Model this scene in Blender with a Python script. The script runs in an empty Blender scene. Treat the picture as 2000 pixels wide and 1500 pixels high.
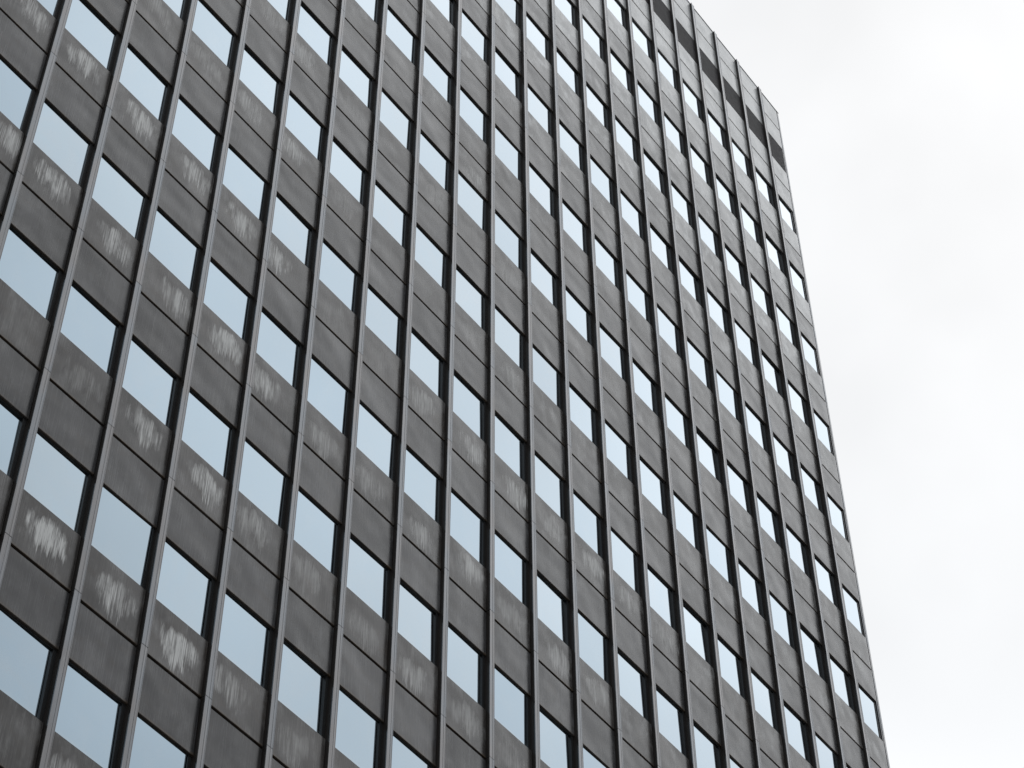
import bpy, math, random
from mathutils import Matrix, Vector
random.seed(7)
S = bpy.context.scene
COL = S.collection

# ------------------------------------------------------------------ camera
CAM_H = 1.6
cam_d = bpy.data.cameras.new('camera')
cam_d.sensor_width = 36.0
cam_d.lens = 80.755
cam_d.clip_start = 0.1
cam_d.clip_end = 4000
cam = bpy.data.objects.new('camera', cam_d)
COL.objects.link(cam)
BAY = 1.4
# facade frame: x along the facade, y into the building, z up
right = Vector((0.6004785, -0.7996248, -0.0050738))
down = Vector((0.6125430, 0.4640497, -0.6398820))
fwd = Vector((0.5140200, 0.3811275, 0.7684564))
CAM = Vector((-8.77823 * BAY, -13.50894 * BAY, CAM_H))
rot = Matrix((right, -down, -fwd)).transposed().to_4x4()
cam.matrix_world = Matrix.Translation(CAM) @ rot
S.camera = cam

# ------------------------------------------------------------------ overcast sky
SUN_EL, SUN_AZ = math.radians(56.2), math.radians(78.6)
world = bpy.data.worlds.new('World')
S.world = world
world.use_nodes = True
nt = world.node_tree
for n in list(nt.nodes):
    nt.nodes.remove(n)
def wn(t, **kw):
    n = nt.nodes.new(t)
    for k, v in kw.items():
        setattr(n, k, v)
    return n
wout = wn('ShaderNodeOutputWorld')
bg = wn('ShaderNodeBackground')
bg.inputs['Strength'].default_value = 0.1
sky = wn('ShaderNodeTexSky', sky_type='NISHITA', sun_disc=False, sun_elevation=SUN_EL, sun_rotation=SUN_AZ)
tc = wn('ShaderNodeTexCoord')
noi = wn('ShaderNodeTexNoise')
noi.inputs['Scale'].default_value = 6.0
noi.inputs['Detail'].default_value = 4
noi.inputs['Roughness'].default_value = 0.45
mr = wn('ShaderNodeMapRange')
mr.inputs['From Min'].default_value = 0.35
mr.inputs['From Max'].default_value = 0.65
mr.inputs['To Min'].default_value = 0.92
mr.inputs['To Max'].default_value = 1.06
# thick overcast, brighter all round the place where the sun stands behind it
sund = Vector((0.545, 0.11, 0.83)).normalized()
dot = wn('ShaderNodeVectorMath', operation='DOT_PRODUCT')
dot.inputs[1].default_value = sund
aur = wn('ShaderNodeMapRange', interpolation_type='SMOOTHSTEP')
aur.inputs['From Min'].default_value = 0.60
aur.inputs['From Max'].default_value = 1.0
aur.inputs['To Min'].default_value = 8.0
aur.inputs['To Max'].default_value = 18.2
# a thicker, greyer bank of cloud beyond the building
bank = wn('ShaderNodeVectorMath', operation='DOT_PRODUCT')
bank.inputs[1].default_value = Vector((0.58, 0.19, 0.80)).normalized()
wob = wn('ShaderNodeMath', operation='MULTIPLY_ADD')
wob.inputs[1].default_value = 0.03
bankr = wn('ShaderNodeMapRange', interpolation_type='SMOOTHSTEP')
bankr.inputs['From Min'].default_value = 0.935
bankr.inputs['From Max'].default_value = 1.005
bankr.inputs['To Min'].default_value = 1.0
bankr.inputs['To Max'].default_value = 0.515
mulb = wn('ShaderNodeMath', operation='MULTIPLY')
mul = wn('ShaderNodeMath', operation='MULTIPLY')
comb = wn('ShaderNodeVectorMath', operation='SCALE')
comb.inputs[0].default_value = (0.985, 1.0, 1.012)
mix = wn('ShaderNodeMix', data_type='RGBA')
mix.inputs['Factor'].default_value = 0.93
L = nt.links.new
L(tc.outputs['Generated'], noi.inputs['Vector'])
L(tc.outputs['Generated'], dot.inputs[0])
L(noi.outputs['Fac'], mr.inputs['Value'])
L(dot.outputs['Value'], aur.inputs['Value'])
L(aur.outputs[0], mul.inputs[0])
L(tc.outputs['Generated'], bank.inputs[0])
L(noi.outputs['Fac'], wob.inputs[0])
L(bank.outputs['Value'], wob.inputs[2])
L(wob.outputs[0], bankr.inputs['Value'])
L(mr.outputs[0], mulb.inputs[0])
L(bankr.outputs[0], mulb.inputs[1])
L(mulb.outputs[0], mul.inputs[1])
L(mul.outputs[0], comb.inputs['Scale'])
L(sky.outputs[0], mix.inputs['A'])
L(comb.outputs[0], mix.inputs['B'])
L(mix.outputs['Result'], bg.inputs['Color'])
L(bg.outputs[0], wout.inputs['Surface'])

# soft sun behind the cloud, beyond the right end of the facade
sun_d = bpy.data.lights.new('sun', 'SUN')
sun_d.energy = 0.5
sun_d.angle = math.radians(10)
sun_d.color = (1.0, 0.97, 0.93)
sun = bpy.data.objects.new('sun', sun_d)
COL.objects.link(sun)
sd = Vector((math.sin(SUN_AZ) * math.cos(SUN_EL), math.cos(SUN_AZ) * math.cos(SUN_EL), math.sin(SUN_EL)))
sun.rotation_euler = sd.to_track_quat('Z', 'Y').to_euler()
sun.location = (0, -30, 90)

vs = S.view_settings
S.display_settings.display_device = 'sRGB'
vs.view_transform = 'Standard'
vs.look = 'None'
vs.exposure = 0.0
vs.gamma = 1.0
vs.use_curve_mapping = False

# ------------------------------------------------------------------ materials
class NB:
    def __init__(s, name):
        s.m = bpy.data.materials.new(name)
        s.m.use_nodes = True
        s.t = s.m.node_tree
        s.b = s.t.nodes['Principled BSDF']
    def node(s, t, ins=None, **kw):
        n = s.t.nodes.new(t)
        for k, v in kw.items():
            setattr(n, k, v)
        for k, v in (ins or {}).items():
            s.put(n.inputs[k], v)
        return n
    def put(s, sock, v):
        if isinstance(v, bpy.types.NodeSocket):
            s.t.links.new(v, sock)
        else:
            sock.default_value = v
    def math(s, op, a, b=0.0, c=None, clamp=False):
        n = s.node('ShaderNodeMath', operation=op, use_clamp=clamp)
        s.put(n.inputs[0], a)
        s.put(n.inputs[1], b)
        if c is not None:
            s.put(n.inputs[2], c)
        return n.outputs[0]
    def vmul(s, v, k):
        n = s.node('ShaderNodeVectorMath', operation='MULTIPLY')
        s.put(n.inputs[0], v)
        n.inputs[1].default_value = k
        return n.outputs[0]
    def vadd(s, a, b):
        n = s.node('ShaderNodeVectorMath', operation='ADD')
        s.put(n.inputs[0], a)
        s.put(n.inputs[1], b)
        return n.outputs[0]
    def noise(s, vec, scale, detail=3, rough=0.5):
        n = s.node('ShaderNodeTexNoise', {'Vector': vec, 'Scale': scale, 'Detail': detail, 'Roughness': rough})
        return n.outputs['Fac']
    def ramp(s, v, a, b, lo=0.0, hi=1.0, smooth=True):
        n = s.node('ShaderNodeMapRange', {'Value': v, 'From Min': a, 'From Max': b, 'To Min': lo, 'To Max': hi})
        n.interpolation_type = 'SMOOTHSTEP' if smooth else 'LINEAR'
        return n.outputs[0]
    def mix(s, f, a, b):
        n = s.node('ShaderNodeMix', data_type='RGBA')
        s.put(n.inputs['Factor'], f)
        s.put(n.inputs['A'], a if isinstance(a, bpy.types.NodeSocket) else (*a, 1))
        s.put(n.inputs['B'], b if isinstance(b, bpy.types.NodeSocket) else (*b, 1))
        return n.outputs['Result']

SILL_F, HEAD_F = 0.312, 0.685
FLOOR = 3.6446
PW = 1.278

def panel_material():
    n = NB('weathered bronze panel')
    tc = n.node('ShaderNodeTexCoord').outputs['Object']
    oi = n.node('ShaderNodeObjectInfo')
    oc = n.node('ShaderNodeSeparateColor', {'Color': oi.outputs['Color']})
    st, cx, cz, bloom_sheen = oc.outputs[0], oc.outputs[1], oc.outputs[2], oi.outputs['Alpha']
    rnd = oi.outputs['Random']
    sh = n.node('ShaderNodeCombineXYZ', {'X': n.math('MULTIPLY', rnd, 91.7), 'Y': n.math('MULTIPLY', rnd, 37.3), 'Z': n.math('MULTIPLY', rnd, 53.9)}).outputs[0]
    p = n.vadd(tc, sh)
    xyz = n.node('ShaderNodeSeparateXYZ', {'Vector': tc})
    x, z = xyz.outputs['X'], xyz.outputs['Z']
    brush = n.noise(n.vmul(p, (70, 10, 1.6)), 1.0, 3)
    fine = n.noise(n.vmul(p, (190, 20, 7.0)), 1.0, 2)
    blot = n.noise(n.vmul(p, (1.6, 1, 1.3)), 1.0, 4, 0.55)
    cloud = n.noise(n.vmul(p, (3.4, 1, 2.0)), 1.0, 5, 0.6)
    c = n.mix(n.ramp(blot, 0.3, 0.7), (0.026, 0.0248, 0.0245), (0.046, 0.0440, 0.0432))
    c = n.mix(n.math('MULTIPLY', n.ramp(brush, 0.42, 0.75), 0.7), c, (0.088, 0.086, 0.084))
    c = n.mix(n.math('MULTIPLY', n.ramp(n.noise(n.vmul(p, (2.3, 1, 5.0)), 1.0, 3), 0.5, 0.75), 0.5), c, (0.044, 0.036, 0.029))
    tint = n.mix(n.ramp(cx, 0.02, 0.1, 0.0, 1.0, False), (0.96, 1.0, 1.08), (1.03, 1.0, 0.985))     # upper sheets cooler, sills browner
    tv = n.node('ShaderNodeVectorMath', {0: tint}, operation='SCALE')
    n.put(tv.inputs['Scale'], n.math('MULTIPLY_ADD', rnd, 0.5, 0.75))
    mt = n.node('ShaderNodeVectorMath', operation='MULTIPLY')
    n.put(mt.inputs[0], c)
    n.put(mt.inputs[1], tv.outputs[0])
    c = mt.outputs[0]
    # whitish lime bloom in soft patches, then painted sheen on the high sheets
    wmask = n.math('MULTIPLY', n.math('MULTIPLY', n.ramp(cloud, 0.47, 0.72), n.ramp(brush, 0.2, 0.75, 0.35, 1.0)), n.math('MULTIPLY', bloom_sheen, 1.9))
    wmask = n.math('ADD', wmask, n.math('MULTIPLY', n.math('MAXIMUM', n.math('SUBTRACT', bloom_sheen, 0.18), 0.0), 1.3), clamp=True)  # even lightening of upper storeys: grazing sheen and veil put into the colour
    c = n.mix(wmask, c, (0.44, 0.456, 0.465))
    # streaked white stain: a ragged patch with drips running down
    u = n.math('DIVIDE', n.math('SUBTRACT', x, n.math('MULTIPLY', cx, PW)), 0.52)
    v0 = n.math('SUBTRACT', n.math('DIVIDE', z, SILL_F * FLOOR), cz)
    v0 = n.math('ADD', v0, n.math('MULTIPLY', n.math('SUBTRACT', n.noise(n.vmul(p, (2.6, 1, 0.05)), 1.0, 4, 0.6), 0.5), 0.5))
    s1 = n.noise(n.vmul(p, (40, 3, 1.0)), 1.0, 3, 0.6)
    s2 = n.noise(n.vmul(p, (85, 3, 2.4)), 1.0, 2, 0.6)
    s3 = n.noise(n.vmul(p, (7.5, 2, 1.9)), 1.0, 4, 0.6)
    low = n.math('MULTIPLY_ADD', s1, 0.75, 0.08)                     # drips of unequal length
    isl = n.ramp(v0, -0.04, 0.04)
    v = n.math('DIVIDE', v0, n.math('ADD', n.math('MULTIPLY', low, n.math('SUBTRACT', 1.0, isl)), n.math('MULTIPLY', 0.27, isl)))
    fall = n.math('SUBTRACT', 1.0, n.math('ADD', n.math('MULTIPLY', u, u), n.math('MULTIPLY', v, v)))
    dens = n.math('ADD', fall, n.math('MULTIPLY', n.math('SUBTRACT', s3, 0.55), 3.0))
    body = n.math('MULTIPLY', n.ramp(dens, -0.1, 1.1), n.ramp(fall, -0.05, 0.45))
    lines = n.ramp(n.math('ADD', n.math('MULTIPLY', s1, 0.55), n.math('MULTIPLY', s2, 0.45)), 0.41, 0.59, 0.14, 1.0)
    stain = n.math('MULTIPLY', body, n.math('MAXIMUM', lines, n.ramp(dens, 0.7, 1.5, 0.0, 0.75)))
    stain = n.math('MULTIPLY', stain, n.math('MULTIPLY', st, 1.5), clamp=True)
    c = n.mix(stain, c, (0.54, 0.55, 0.55))
    # a few thin runs down the sheet
    runs = n.math('MULTIPLY', n.ramp(n.noise(n.vmul(p, (60, 2, 0.35)), 1.0, 2), 0.66, 0.8), n.ramp(n.noise(n.vmul(p, (3, 2, 2.4)), 1.0, 2), 0.5, 0.68))
    c = n.mix(n.math('MULTIPLY', runs, 0.32), c, (0.30, 0.30, 0.29))
    # brown tarnish where water hangs on the bottom hem
    hem = n.math('MULTIPLY', n.ramp(z, 0.012, 0.06, 1.0, 0.0), n.ramp(n.noise(n.vmul(p, (6, 1, 1)), 1.0, 3), 0.3, 0.7, 0.25, 1.0))
    c = n.mix(n.math('MULTIPLY', hem, 0.7), c, (0.085, 0.062, 0.042))
    n.put(n.b.inputs['Base Color'], c)
    r = n.math('ADD', n.ramp(blot, 0.25, 0.75, 0.19, 0.31), n.math('MULTIPLY', n.math('SUBTRACT', brush, 0.5), 0.12))
    r = n.math('ADD', r, n.math('MULTIPLY', stain, 0.35))
    n.put(n.b.inputs['Roughness'], r)
    n.b.inputs['IOR'].default_value = 1.44
    hgt = n.math('ADD', n.math('MULTIPLY', n.noise(n.vmul(p, (1.1, 1, 1.2)), 1.0, 1), 0.06), n.math('MULTIPLY', fine, 0.00035))
    bp = n.node('ShaderNodeBump', {'Strength': 0.6, 'Distance': 1.0, 'Height': hgt})
    n.put(n.b.inputs['Normal'], bp.outputs[0])
    return n.m

def mullion_material():
    n = NB('bronze mullion')
    tc = n.node('ShaderNodeTexCoord').outputs['Object']
    oi = n.node('ShaderNodeObjectInfo')
    rnd = oi.outputs['Random']
    sh = n.node('ShaderNodeCombineXYZ', {'X': n.math('MULTIPLY', rnd, 71.3), 'Y': n.math('MULTIPLY', rnd, 17.3), 'Z': n.math('MULTIPLY', rnd, 43.9)}).outputs[0]
    p = n.vadd(tc, sh)
    st = n.noise(n.vmul(p, (85, 30, 0.9)), 1.0, 3)
    bl = n.noise(n.vmul(p, (3, 3, 0.8)), 1.0, 3)
    c = n.mix(n.ramp(bl, 0.35, 0.65), (0.158, 0.154, 0.155), (0.160, 0.172, 0.187))
    c = n.mix(n.math('MULTIPLY', n.ramp(st, 0.45, 0.75), 0.6), c, (0.24, 0.235, 0.235))
    sp = n.math('MULTIPLY', n.ramp(n.noise(n.vmul(p, (12, 12, 1.6)), 1.0, 2), 0.68, 0.80), 0.4)
    c = n.mix(sp, c, (0.30, 0.31, 0.30))
    n.put(n.b.inputs['Base Color'], c)
    n.put(n.b.inputs['Roughness'], n.ramp(bl, 0.3, 0.7, 0.13, 0.23))
    n.b.inputs['Metallic'].default_value = 0.8
    n.b.inputs['IOR'].default_value = 1.5
    bp = n.node('ShaderNodeBump', {'Strength': 0.5, 'Distance': 1.0, 'Height': n.math('MULTIPLY', st, 0.0006)})
    n.put(n.b.inputs['Normal'], bp.outputs[0])
    return n.m

def glass_material():
    n = NB('coated window glass')
    tc = n.node('ShaderNodeTexCoord').outputs['Object']
    oi = n.node('ShaderNodeObjectInfo')
    rnd = oi.outputs['Random']
    sh = n.node('ShaderNodeCombineXYZ', {'X': n.math('MULTIPLY', rnd, 51.3), 'Z': n.math('MULTIPLY', rnd, 43.9)}).outputs[0]
    p = n.vadd(tc, sh)
    z = n.node('ShaderNodeSeparateXYZ', {'Vector': tc}).outputs['Z']
    dust = n.math('MULTIPLY', n.ramp(z, 0.0, 0.16, 1.0, 0.0), n.ramp(n.noise(n.vmul(p, (5, 1, 5)), 1.0, 4), 0.3, 0.7, 0.5, 1.0))
    film = n.ramp(n.noise(n.vmul(p, (2.2, 1, 1.4)), 1.0, 5, 0.6), 0.45, 0.8, 0.0, 0.25)
    veil = n.math('ADD', n.math('MULTIPLY', dust, 0.30), n.math('MULTIPLY', film, 0.3), clamp=True)
    c = n.mix(n.ramp(rnd, 0.0, 1.0, 0.0, 1.0, False), (0.20, 0.29, 0.365), (0.25, 0.335, 0.40))
    n.put(n.b.inputs['Base Color'], n.mix(veil, c, (0.42, 0.46, 0.48)))
    n.put(n.b.inputs['Metallic'], n.math('SUBTRACT', 1.0, n.math('MULTIPLY', veil, 0.6)))
    n.b.inputs['Roughness'].default_value = 0.03
    n.b.inputs['Coat Weight'].default_value = 1.0
    n.b.inputs['Coat IOR'].default_value = 1.8
    n.b.inputs['Coat Roughness'].default_value = 0.02
    bp = n.node('ShaderNodeBump', {'Strength': 0.25, 'Distance': 1.0, 'Height': n.math('MULTIPLY', n.noise(n.vmul(p, (1.2, 1, 1.0)), 1.0, 1), 0.006)})
    n.put(n.b.inputs['Normal'], bp.outputs[0])
    return n.m

def simple(name, col, rough, ior=1.5, metal=0.0, grain=None):
    n = NB(name)
    if grain:
        tc = n.node('ShaderNodeTexCoord').outputs['Object']
        f = n.ramp(n.noise(n.vmul(tc, grain), 1.0, 4), 0.3, 0.7)
        c = n.mix(f, tuple(k * 0.75 for k in col), tuple(k * 1.2 for k in col))
        n.put(n.b.inputs['Base Color'], c)
    else:
        n.b.inputs['Base Color'].default_value = (*col, 1)
    n.b.inputs['Roughness'].default_value = rough
    n.b.inputs['IOR'].default_value = ior
    n.b.inputs['Metallic'].default_value = metal
    return n.m

M_PANEL = panel_material()
M_MULL = mullion_material()
M_GLASS = glass_material()
M_FRAME = simple('black anodised frame', (0.012, 0.013, 0.014), 0.32, 1.45, 0, (20, 20, 1))
M_FLANK_SHADE = simple('dark bronze flank with painted shade', (0.017, 0.0145, 0.013), 0.45, 1.4, 0, (30, 30, 1))  # mullion sides coloured near black to carry their shade
M_CORE = simple('dark backing wall', (0.010, 0.010, 0.010), 0.8)
M_LOUV = simple('dark louvre blade', (0.06, 0.058, 0.062), 0.55, 1.5, 0, (8, 8, 8))
M_COPE = simple('dark coping', (0.03, 0.03, 0.032), 0.45, 1.5, 0, (3, 3, 3))
M_ROOF = simple('roof gravel', (0.22, 0.21, 0.20), 0.9, 1.5, 0, (9, 9, 9))
M_STONE = simple('grey plinth stone', (0.18, 0.175, 0.17), 0.7, 1.5, 0, (4, 4, 4))
M_PAVE = simple('concrete paving', (0.24, 0.235, 0.225), 0.85, 1.5, 0, (0.8, 0.8, 0.8))

# ------------------------------------------------------------------ mesh helpers
class MB:
    def __init__(s):
        s.v, s.f, s.mi = [], [], {}
    def add(s, vs_, fs, T=None):
        o = len(s.v)
        s.v += [tuple(T @ Vector(p)) if T else tuple(p) for p in vs_]
        s.f += [tuple(i + o for i in q) for q in fs]
    def box(s, x0, x1, y0, y1, z0, z1, T=None):
        s.add([(x0, y0, z0), (x1, y0, z0), (x1, y1, z0), (x0, y1, z0), (x0, y0, z1), (x1, y0, z1), (x1, y1, z1), (x0, y1, z1)],
              [(0, 3, 2, 1), (4, 5, 6, 7), (0, 1, 5, 4), (1, 2, 6, 5), (2, 3, 7, 6), (3, 0, 4, 7)], T)
    def sheet(s, x0, x1, y0, y1, z0, z1, c=0.007, T=None):
        """a cladding sheet whose front edges (y0) are folded back by c"""
        s.add([(x0 + c, y0, z0 + c), (x1 - c, y0, z0 + c), (x1 - c, y0, z1 - c), (x0 + c, y0, z1 - c),
               (x0, y0 + c, z0), (x1, y0 + c, z0), (x1, y0 + c, z1), (x0, y0 + c, z1),
               (x0, y1, z0), (x1, y1, z0), (x1, y1, z1), (x0, y1, z1)],
              [(0, 1, 2, 3), (4, 5, 1, 0), (5, 6, 2, 1), (6, 7, 3, 2), (7, 4, 0, 3),
               (8, 9, 5, 4), (9, 10, 6, 5), (10, 11, 7, 6), (11, 8, 4, 7), (11, 10, 9, 8)], T)
    def prism(s, prof, z0, z1, T=None, second=()):
        n = len(prof)
        for i in second:
            s.mi[len(s.f) + i] = 1
        s.add([(x, y, z0) for x, y in prof] + [(x, y, z1) for x, y in prof],
              [(i, (i + 1) % n, n + (i + 1) % n, n + i) for i in range(n)] + [tuple(range(n - 1, -1, -1)), tuple(range(n, 2 * n))], T)
    def mesh(s, name, mat):
        me = bpy.data.meshes.new(name)
        me.from_pydata(s.v, [], s.f)
        me.materials.append(mat)
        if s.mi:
            me.materials.append(M_FLANK_SHADE)
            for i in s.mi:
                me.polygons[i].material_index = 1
        me.update()
        return me
def link(name, me, parent=None, loc=(0, 0, 0), color=(0, 0.5, 0.5, 0)):
    o = bpy.data.objects.new(name, me)
    o.location = loc
    o.color = color
    if parent is not None:
        o.parent = parent
    COL.objects.link(o)
    return o

# ------------------------------------------------------------------ layout of the facade
Z0 = CAM_H + 24.44618 * BAY + 0.157          # height of the panel seam that meets mullion 0
def zs(k):
    return Z0 + FLOOR * k
TOP_SEAM = zs(9.027)
ROOF = zs(9.363)
YP = 0.087                                   # panel face behind the mullion face
C0, C1 = -8, 20                              # bays, counted by the mullion on their left
XR = 29.26                                   # the building's right corner
XL = C0 * BAY - 0.2
DEPTH = 22.0
X_IN0, X_IN1 = -0.010, 1.268
LAST_W1 = 29.12 - 28.0

def proj(p):
    d = Vector(p) - CAM
    zc = d.dot(fwd)
    if zc < 0.1:
        return None
    f = 80.755 / 36.0 * 2000
    return 1000 + f * d.dot(right) / zc, 750 + f * d.dot(down) / zc
def in_frame(x0, x1, z0, z1, y=YP):
    q = [proj((x, y, z)) for x in (x0, x1) for z in (z0, z1)]
    if None in q:
        return False
    us = [a for a, b in q]
    vs_ = [b for a, b in q]
    if max(us) < 0 or min(us) > 2000 or max(vs_) < 0 or min(vs_) > 1500:
        return False
    # the cell is a leaning parallelogram: look at points inside it too
    for i in range(13):
        for j in range(13):
            a, b = proj((x0 + (x1 - x0) * i / 12, y, z0 + (z1 - z0) * j / 12))
            if -4 <= a <= 2004 and -4 <= b <= 1504:
                return True
    return False

GAP = 0.052
SILL_H = SILL_F * FLOOR
LINTEL_H = (1 - HEAD_F) * FLOOR - GAP
def add_sill(mb, w0, w1, h=SILL_H, T=None):
    mb.sheet(w0, w1, YP, YP + 0.045, 0.006, h, T=T)
def add_lintel(mb, w0, w1, h=LINTEL_H, T=None):
    mb.sheet(w0, w1, YP + 0.001, YP + 0.046, 0.0, h, T=T)
OPEN_H = (HEAD_F - SILL_F) * FLOOR
def add_frame(mb, w0, w1, h=OPEN_H, T=None):
    fy, by = YP + 0.037, YP + 0.105
    mb.box(w0, w0 + 0.050, fy, by, 0.003, h - 0.003, T)
    mb.box(w1 - 0.070, w1, fy, by, 0.003, h - 0.003, T)
    mb.box(w0 + 0.070, w1 - 0.050, fy + 0.002, by, 0.003, 0.043, T)
    mb.box(w0 + 0.070, w1 - 0.050, fy + 0.002, by, h - 0.028, h - 0.003, T)
def add_pane(mb, w0, w1, h=OPEN_H, T=None):
    mb.box(w0 + 0.046, w1 - 0.046, YP + 0.052, YP + 0.064, 0.040, h - 0.025, T)
PROFILE = [(-0.136, 0.0), (-0.058, 0.0), (-0.056, -0.005), (-0.048, -0.005), (-0.046, 0.0), (-0.010, 0.0), (-0.008, -0.004), (0.0, -0.004),
           (0.0, 0.022), (-0.012, 0.022), (-0.012, 0.22), (-0.130, 0.22), (-0.130, 0.044), (-0.120, 0.044), (-0.120, 0.022), (-0.136, 0.022)]
def add_mullion(mb, h, T=None):
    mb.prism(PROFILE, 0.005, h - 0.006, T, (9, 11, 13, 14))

def one(fn, name, mat, *a, **k):
    mb = MB()
    fn(mb, *a, **k)
    return mb.mesh(name, mat)

# ------------------------------------------------------------------ ground
g = MB()
g.add([(-1500, -1500, 0), (1500, -1500, 0), (1500, 1500, 0), (-1500, 1500, 0)], [(0, 1, 2, 3)])
ground = link('ground', g.mesh('ground', M_PAVE))
ground['kind'] = 'structure'

# ------------------------------------------------------------------ the tower
tower = bpy.data.objects.new('office_tower', None)
tower.location = (0, 0, 0)
COL.objects.link(tower)
tower['label'] = 'dark bronze clad office tower with a grid of sky reflecting windows and thin vertical mullions'
tower['category'] = 'office building'

w = MB()
w.box(XL, XR - 0.14, 0.23, DEPTH, 0.0, ROOF - 0.30)
link('wall', w.mesh('wall', M_CORE), tower)
r = MB()
r.box(XL + 0.3, XR - 0.4, 0.5, DEPTH - 0.3, ROOF - 0.295, ROOF - 0.25)
link('roof', r.mesh('roof', M_ROOF), tower)

me_sill = one(add_sill, 'sill_panel', M_PANEL, X_IN0, X_IN1)
me_lint = one(add_lintel, 'lintel_panel', M_PANEL, X_IN0, X_IN1)
me_frame = one(add_frame, 'window', M_FRAME, X_IN0, X_IN1)
me_pane = one(add_pane, 'pane', M_GLASS, X_IN0, X_IN1)
me_sill_n = one(add_sill, 'sill_panel_narrow', M_PANEL, X_IN0, LAST_W1)
me_lint_n = one(add_lintel, 'lintel_panel_narrow', M_PANEL, X_IN0, LAST_W1)
me_frame_n = one(add_frame, 'window_narrow', M_FRAME, X_IN0, LAST_W1)
me_pane_n = one(add_pane, 'pane_narrow', M_GLASS, X_IN0, LAST_W1)
me_mull = one(add_mullion, 'mullion', M_MULL, FLOOR)

# white stains as they sit on the sheets: (bay, floor): strength, centre along, centre up
STAIN = {(-1, 0): (1.0, .62, .62), (0, 0): (1.15, .50, .60), (1, 0): (1.0, .58, .52), (2, 0): (.95, .62, .60), (3, 0): (.95, .52, .58),
         (4, 0): (.9, .22, .58), (5, 0): (.12, .5, .5), (6, 0): (.1, .5, .5), (7, 0): (.75, .42, .48), (8, 0): (.8, .62, .50), (9, 0): (1.0, .66, .46), (10, 0): (.85, .58, .55), (11, 0): (.9, .62, .55), (12, 0): (.7, .55, .55), (13, 0): (.5, .6, .5),
         (-1, -1): (.95, .80, .55), (0, -1): (1.1, .50, .62), (1, -1): (.95, .60, .58), (2, -1): (.85, .64, .52), (3, -1): (1.0, .58, .55), (4, -1): (.95, .28, .55),
         (5, -1): (.6, .48, .48), (6, -1): (.45, .42, .50), (7, -1): (.75, .55, .42), (8, -1): (.85, .60, .60), (9, -1): (.4, .5, .5), (10, -1): (.7, .6, .5), (11, -1): (.5, .6, .55),
         (1, -2): (.3, .55, .5), (2, -2): (.85, .52, .60), (3, -2): (.95, .60, .58), (4, -2): (.65, .40, .58), (5, -2): (.4, .35, .6), (6, -2): (.25, .5, .4), (7, -2): (.5, .45, .5), (8, -2): (.55, .55, .52),
         (1, -3): (1.15, .52, .60), (2, -3): (.75, .55, .50), (3, -3): (1.1, .52, .55), (4, -3): (.5, .35, .6), (5, -3): (.35, .4, .5), (2, -4): (.6, .35, .5), (3, -4): (.35, .6, .5),
         (0, 1): (.9, .6, .6), (1, 1): (.45, .45, .58), (2, 1): (.45, .45, .55), (3, 1): (.6, .38, .58), (4, 1): (.8, .25, .55), (5, 1): (.25, .5, .5), (6, 1): (.12, .5, .5), (9, 1): (.75, .62, .5), (8, 1): (.2, .5, .5),
         (2, 2): (.4, .45, .55), (3, 2): (.45, .55, .62), (4, 2): (.7, .28, .58), (5, 2): (.25, .5, .5)}
rng = random.Random(3)
def tone(c, k, part):
    bloom_sheen = (0.10 + 1.0 * max(0.0, (k - 2.5) / 5.5) ** 1.5 + max(0, c - 6) * 0.012) * rng.uniform(0.75, 1.12)    # bloom amount, plus painted sheen and haze that grow towards the top
    if part == 'sill':
        s, cx, cz = STAIN.get((c, k), (rng.choice([0, 0, 0.1, 0.3]) if c > 6 else rng.uniform(0, .2), rng.uniform(.35, .65), rng.uniform(.5, .65)))
        s *= rng.uniform(0.7, 1.1)
        cz += rng.uniform(0.0, 0.08)
        return (s * 0.9, cx, cz, bloom_sheen)
    if (c, k) == (8, 2):
        return (0.55, .6, .35, bloom_sheen)
    return (0.0, 0.0, 0.5, bloom_sheen * (0.5 if k < 7 else 0.95))

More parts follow.
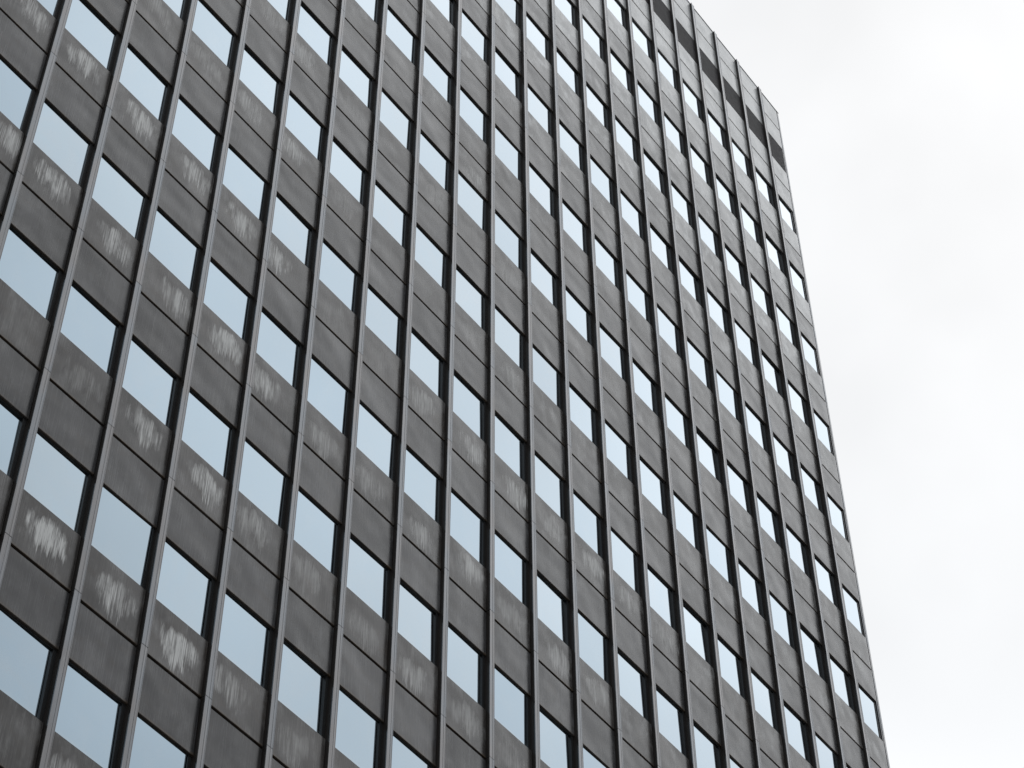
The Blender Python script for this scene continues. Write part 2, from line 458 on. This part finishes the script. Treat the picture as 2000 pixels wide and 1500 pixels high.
counts = {'sill': 0, 'lint': 0, 'win': 0, 'mull': 0}
st_pan, st_frm, st_gls, st_mul = MB(), MB(), MB(), MB()
def tr(x, y, z):
    return Matrix.Translation((x, y, z))
for k in range(-9, 9):
    for c in range(C0, C1 + 1):
        last = c == C1
        w0, w1 = X_IN0, (LAST_W1 if last else X_IN1)
        x = c * BAY
        zb = zs(k)
        sh, hz = SILL_H, zs(k + HEAD_F)
        lh = LINTEL_H
        if k == 8:                                    # plant floor under the parapet: louvres instead of glass
            sh, hz = 0.294 * FLOOR, zs(k + 0.697)
            lh = TOP_SEAM - GAP - hz
        # sill panel
        if in_frame(x, x + BAY, zb, zb + sh):
            if k == 8:
                me = one(add_sill, 'sill_panel_plant', M_PANEL, w0, w1, h=sh)
            else:
                me = me_sill_n if last else me_sill
            link('sill_panel', me, tower, (x, 0, zb), tone(c, k, 'sill'))
            counts['sill'] += 1
        else:
            add_sill(st_pan, w0, w1, h=sh, T=tr(x, 0, zb))
        # lintel panel
        if in_frame(x, x + BAY, hz, hz + lh):
            if k == 8:
                me = one(add_lintel, 'lintel_panel_plant', M_PANEL, w0, w1, h=lh)
            else:
                me = me_lint_n if last else me_lint
            link('lintel_panel', me, tower, (x, 0, hz), tone(c, k, 'lintel'))
            counts['lint'] += 1
        else:
            add_lintel(st_pan, w0, w1, h=lh, T=tr(x, 0, hz))
        # window or louvre
        zo = zb + sh
        if k < 8:
            if in_frame(x, x + BAY, zo, hz):
                f = link('window', me_frame_n if last else me_frame, tower, (x, 0, zo))
                pn = link('pane', me_pane_n if last else me_pane, f)
                pn.rotation_euler = (math.radians(rng.gauss(0, 0.28)), 0, math.radians(rng.gauss(0, 0.22)))
                counts['win'] += 1
            else:
                add_frame(st_frm, w0, w1, T=tr(x, 0, zo))
                add_pane(st_gls, w0, w1, T=tr(x, 0, zo))
        else:
            oh = hz - zo
            fr, sl = MB(), MB()
            fr.box(w0, w0 + 0.012, YP + 0.006, YP + 0.07, 0.002, oh - 0.002)
            fr.box(w1 - 0.012, w1, YP + 0.006, YP + 0.07, 0.002, oh - 0.002)
            fr.box(w0 + 0.013, w1 - 0.013, YP + 0.008, YP + 0.07, 0.002, 0.016)
            fr.box(w0 + 0.013, w1 - 0.013, YP + 0.008, YP + 0.07, oh - 0.016, oh - 0.002)
            nb = 15
            for i in range(nb):
                z = 0.02 + (oh - 0.06) * (i + 0.5) / nb
                sl.box(w0 + 0.013, w1 - 0.013, YP + 0.006, YP + 0.0095, z - 0.034, z + 0.008)
                a = [(YP + 0.010, z - 0.030), (YP + 0.013, z - 0.034), (YP + 0.062, z + 0.034), (YP + 0.060, z + 0.038)]
                v = [(w0 + 0.013, y, q) for y, q in a] + [(w1 - 0.013, y, q) for y, q in a]
                sl.add(v, [(0, 1, 5, 4), (1, 2, 6, 5), (2, 3, 7, 6), (3, 0, 4, 7), (3, 2, 1, 0), (4, 5, 6, 7)])
            if in_frame(x, x + BAY, zo, hz):
                lo = link('louvre', fr.mesh('louvre', M_LOUV), tower, (x, 0, zo))
                so = link('slats', sl.mesh('slats', M_LOUV), lo)
                so['kind'] = 'stuff'
            else:
                st_frm.add(fr.v, fr.f, tr(x, 0, zo))
                st_frm.add(sl.v, sl.f, tr(x, 0, zo))
        # mullion length of this storey
        mh = FLOOR if k < 8 else zs(9.336) - zb
        if in_frame(x - 0.14, x, zb, zb + mh, 0):
            if k < 8:
                link('mullion', me_mull, tower, (x, 0, zb))
            else:
                mb = MB()
                add_mullion(mb, mh)
                mb.box(-0.136, -0.118, 0.0005, 0.060, mh - 0.0055, mh + 0.045)      # upstanding end plate
                link('mullion', mb.mesh('mullion_top', M_MULL), tower, (x, 0, zb))
            counts['mull'] += 1
        else:
            add_mullion(st_mul, mh, tr(x, 0, zb))
# lowest storey down to the plinth
for c in range(C0, C1 + 1):
    add_mullion(st_mul, zs(-9) - 0.9, tr(c * BAY, 0, 0.9))
    w1 = LAST_W1 if c == C1 else X_IN1
    add_frame(st_frm, X_IN0, w1, h=zs(-9) - 0.95, T=tr(c * BAY, 0, 0.9))
    add_pane(st_gls, X_IN0, w1, h=zs(-9) - 0.95, T=tr(c * BAY, 0, 0.9))
# parapet sheets
for c in range(C0, C1 + 1):
    w1 = LAST_W1 if c == C1 else X_IN1
    h = ROOF - TOP_SEAM - 0.004
    if in_frame(c * BAY, c * BAY + BAY, TOP_SEAM, ROOF):
        link('parapet_panel', one(add_lintel, 'parapet_panel', M_PANEL, X_IN0, w1, h=h), tower, (c * BAY, 0, TOP_SEAM + 0.004), tone(c, 8, 'lintel'))
    else:
        add_lintel(st_pan, X_IN0, w1, h=h, T=tr(c * BAY, 0, TOP_SEAM + 0.004))
# the right-hand face, turned round the corner
NS = 15
for k in range(-9, 9):
    for c in range(NS):
        T = Matrix.Translation((XR + 0.0, 0.26 + c * BAY, zs(k))) @ Matrix.Rotation(math.pi / 2, 4, 'Z') @ Matrix.Translation((0.14, -0.12, 0))
        # facade frame turned so that 'into the building' points to -x
        add_sill(st_pan, X_IN0, X_IN1, T=T)
        add_lintel(st_pan, X_IN0, X_IN1, T=T @ tr(0, 0, HEAD_F * FLOOR))
        add_frame(st_frm, X_IN0, X_IN1, T=T @ tr(0, 0, SILL_H))
        add_pane(st_gls, X_IN0, X_IN1, T=T @ tr(0, 0, SILL_H))
        if c > 0:
            add_mullion(st_mul, FLOOR, T)
for nm, mb, mt in (('facade_panels', st_pan, M_PANEL), ('window_frames', st_frm, M_FRAME), ('window_panes', st_gls, M_GLASS), ('mullions', st_mul, M_MULL)):
    o = link(nm, mb.mesh(nm, mt), tower)
    o['kind'] = 'stuff'

# right corner post: two folded fins with a groove between
cp = MB()
prof = [(29.124, YP + 0.006), (29.158, YP + 0.006), (29.158, YP + 0.030), (29.170, YP + 0.030), (29.170, YP - 0.004), (29.214, YP - 0.004),
        (29.214, YP + 0.026), (29.226, YP + 0.026), (29.226, YP), (XR, YP), (XR, 0.30), (29.124, 0.30)]
for k in range(-9, 9):
    cp.prism(prof, zs(k) + 0.006, (zs(k + 1) if k < 8 else ROOF - 0.004) - 0.006)
cp.prism(prof, 0.02, zs(-9) - 0.006)
link('corner_post', cp.mesh('corner_post', M_MULL), tower)
co = MB()
co.box(XL, XR + 0.012, YP - 0.012, 0.48, ROOF, ROOF + 0.035)
link('coping', co.mesh('coping', M_COPE), tower)
pl = MB()
pl.box(XL, XR - 0.05, YP - 0.03, 0.229, 0.0, 0.88)
link('plinth', pl.mesh('plinth', M_STONE), tower)
print('COUNTS', counts)
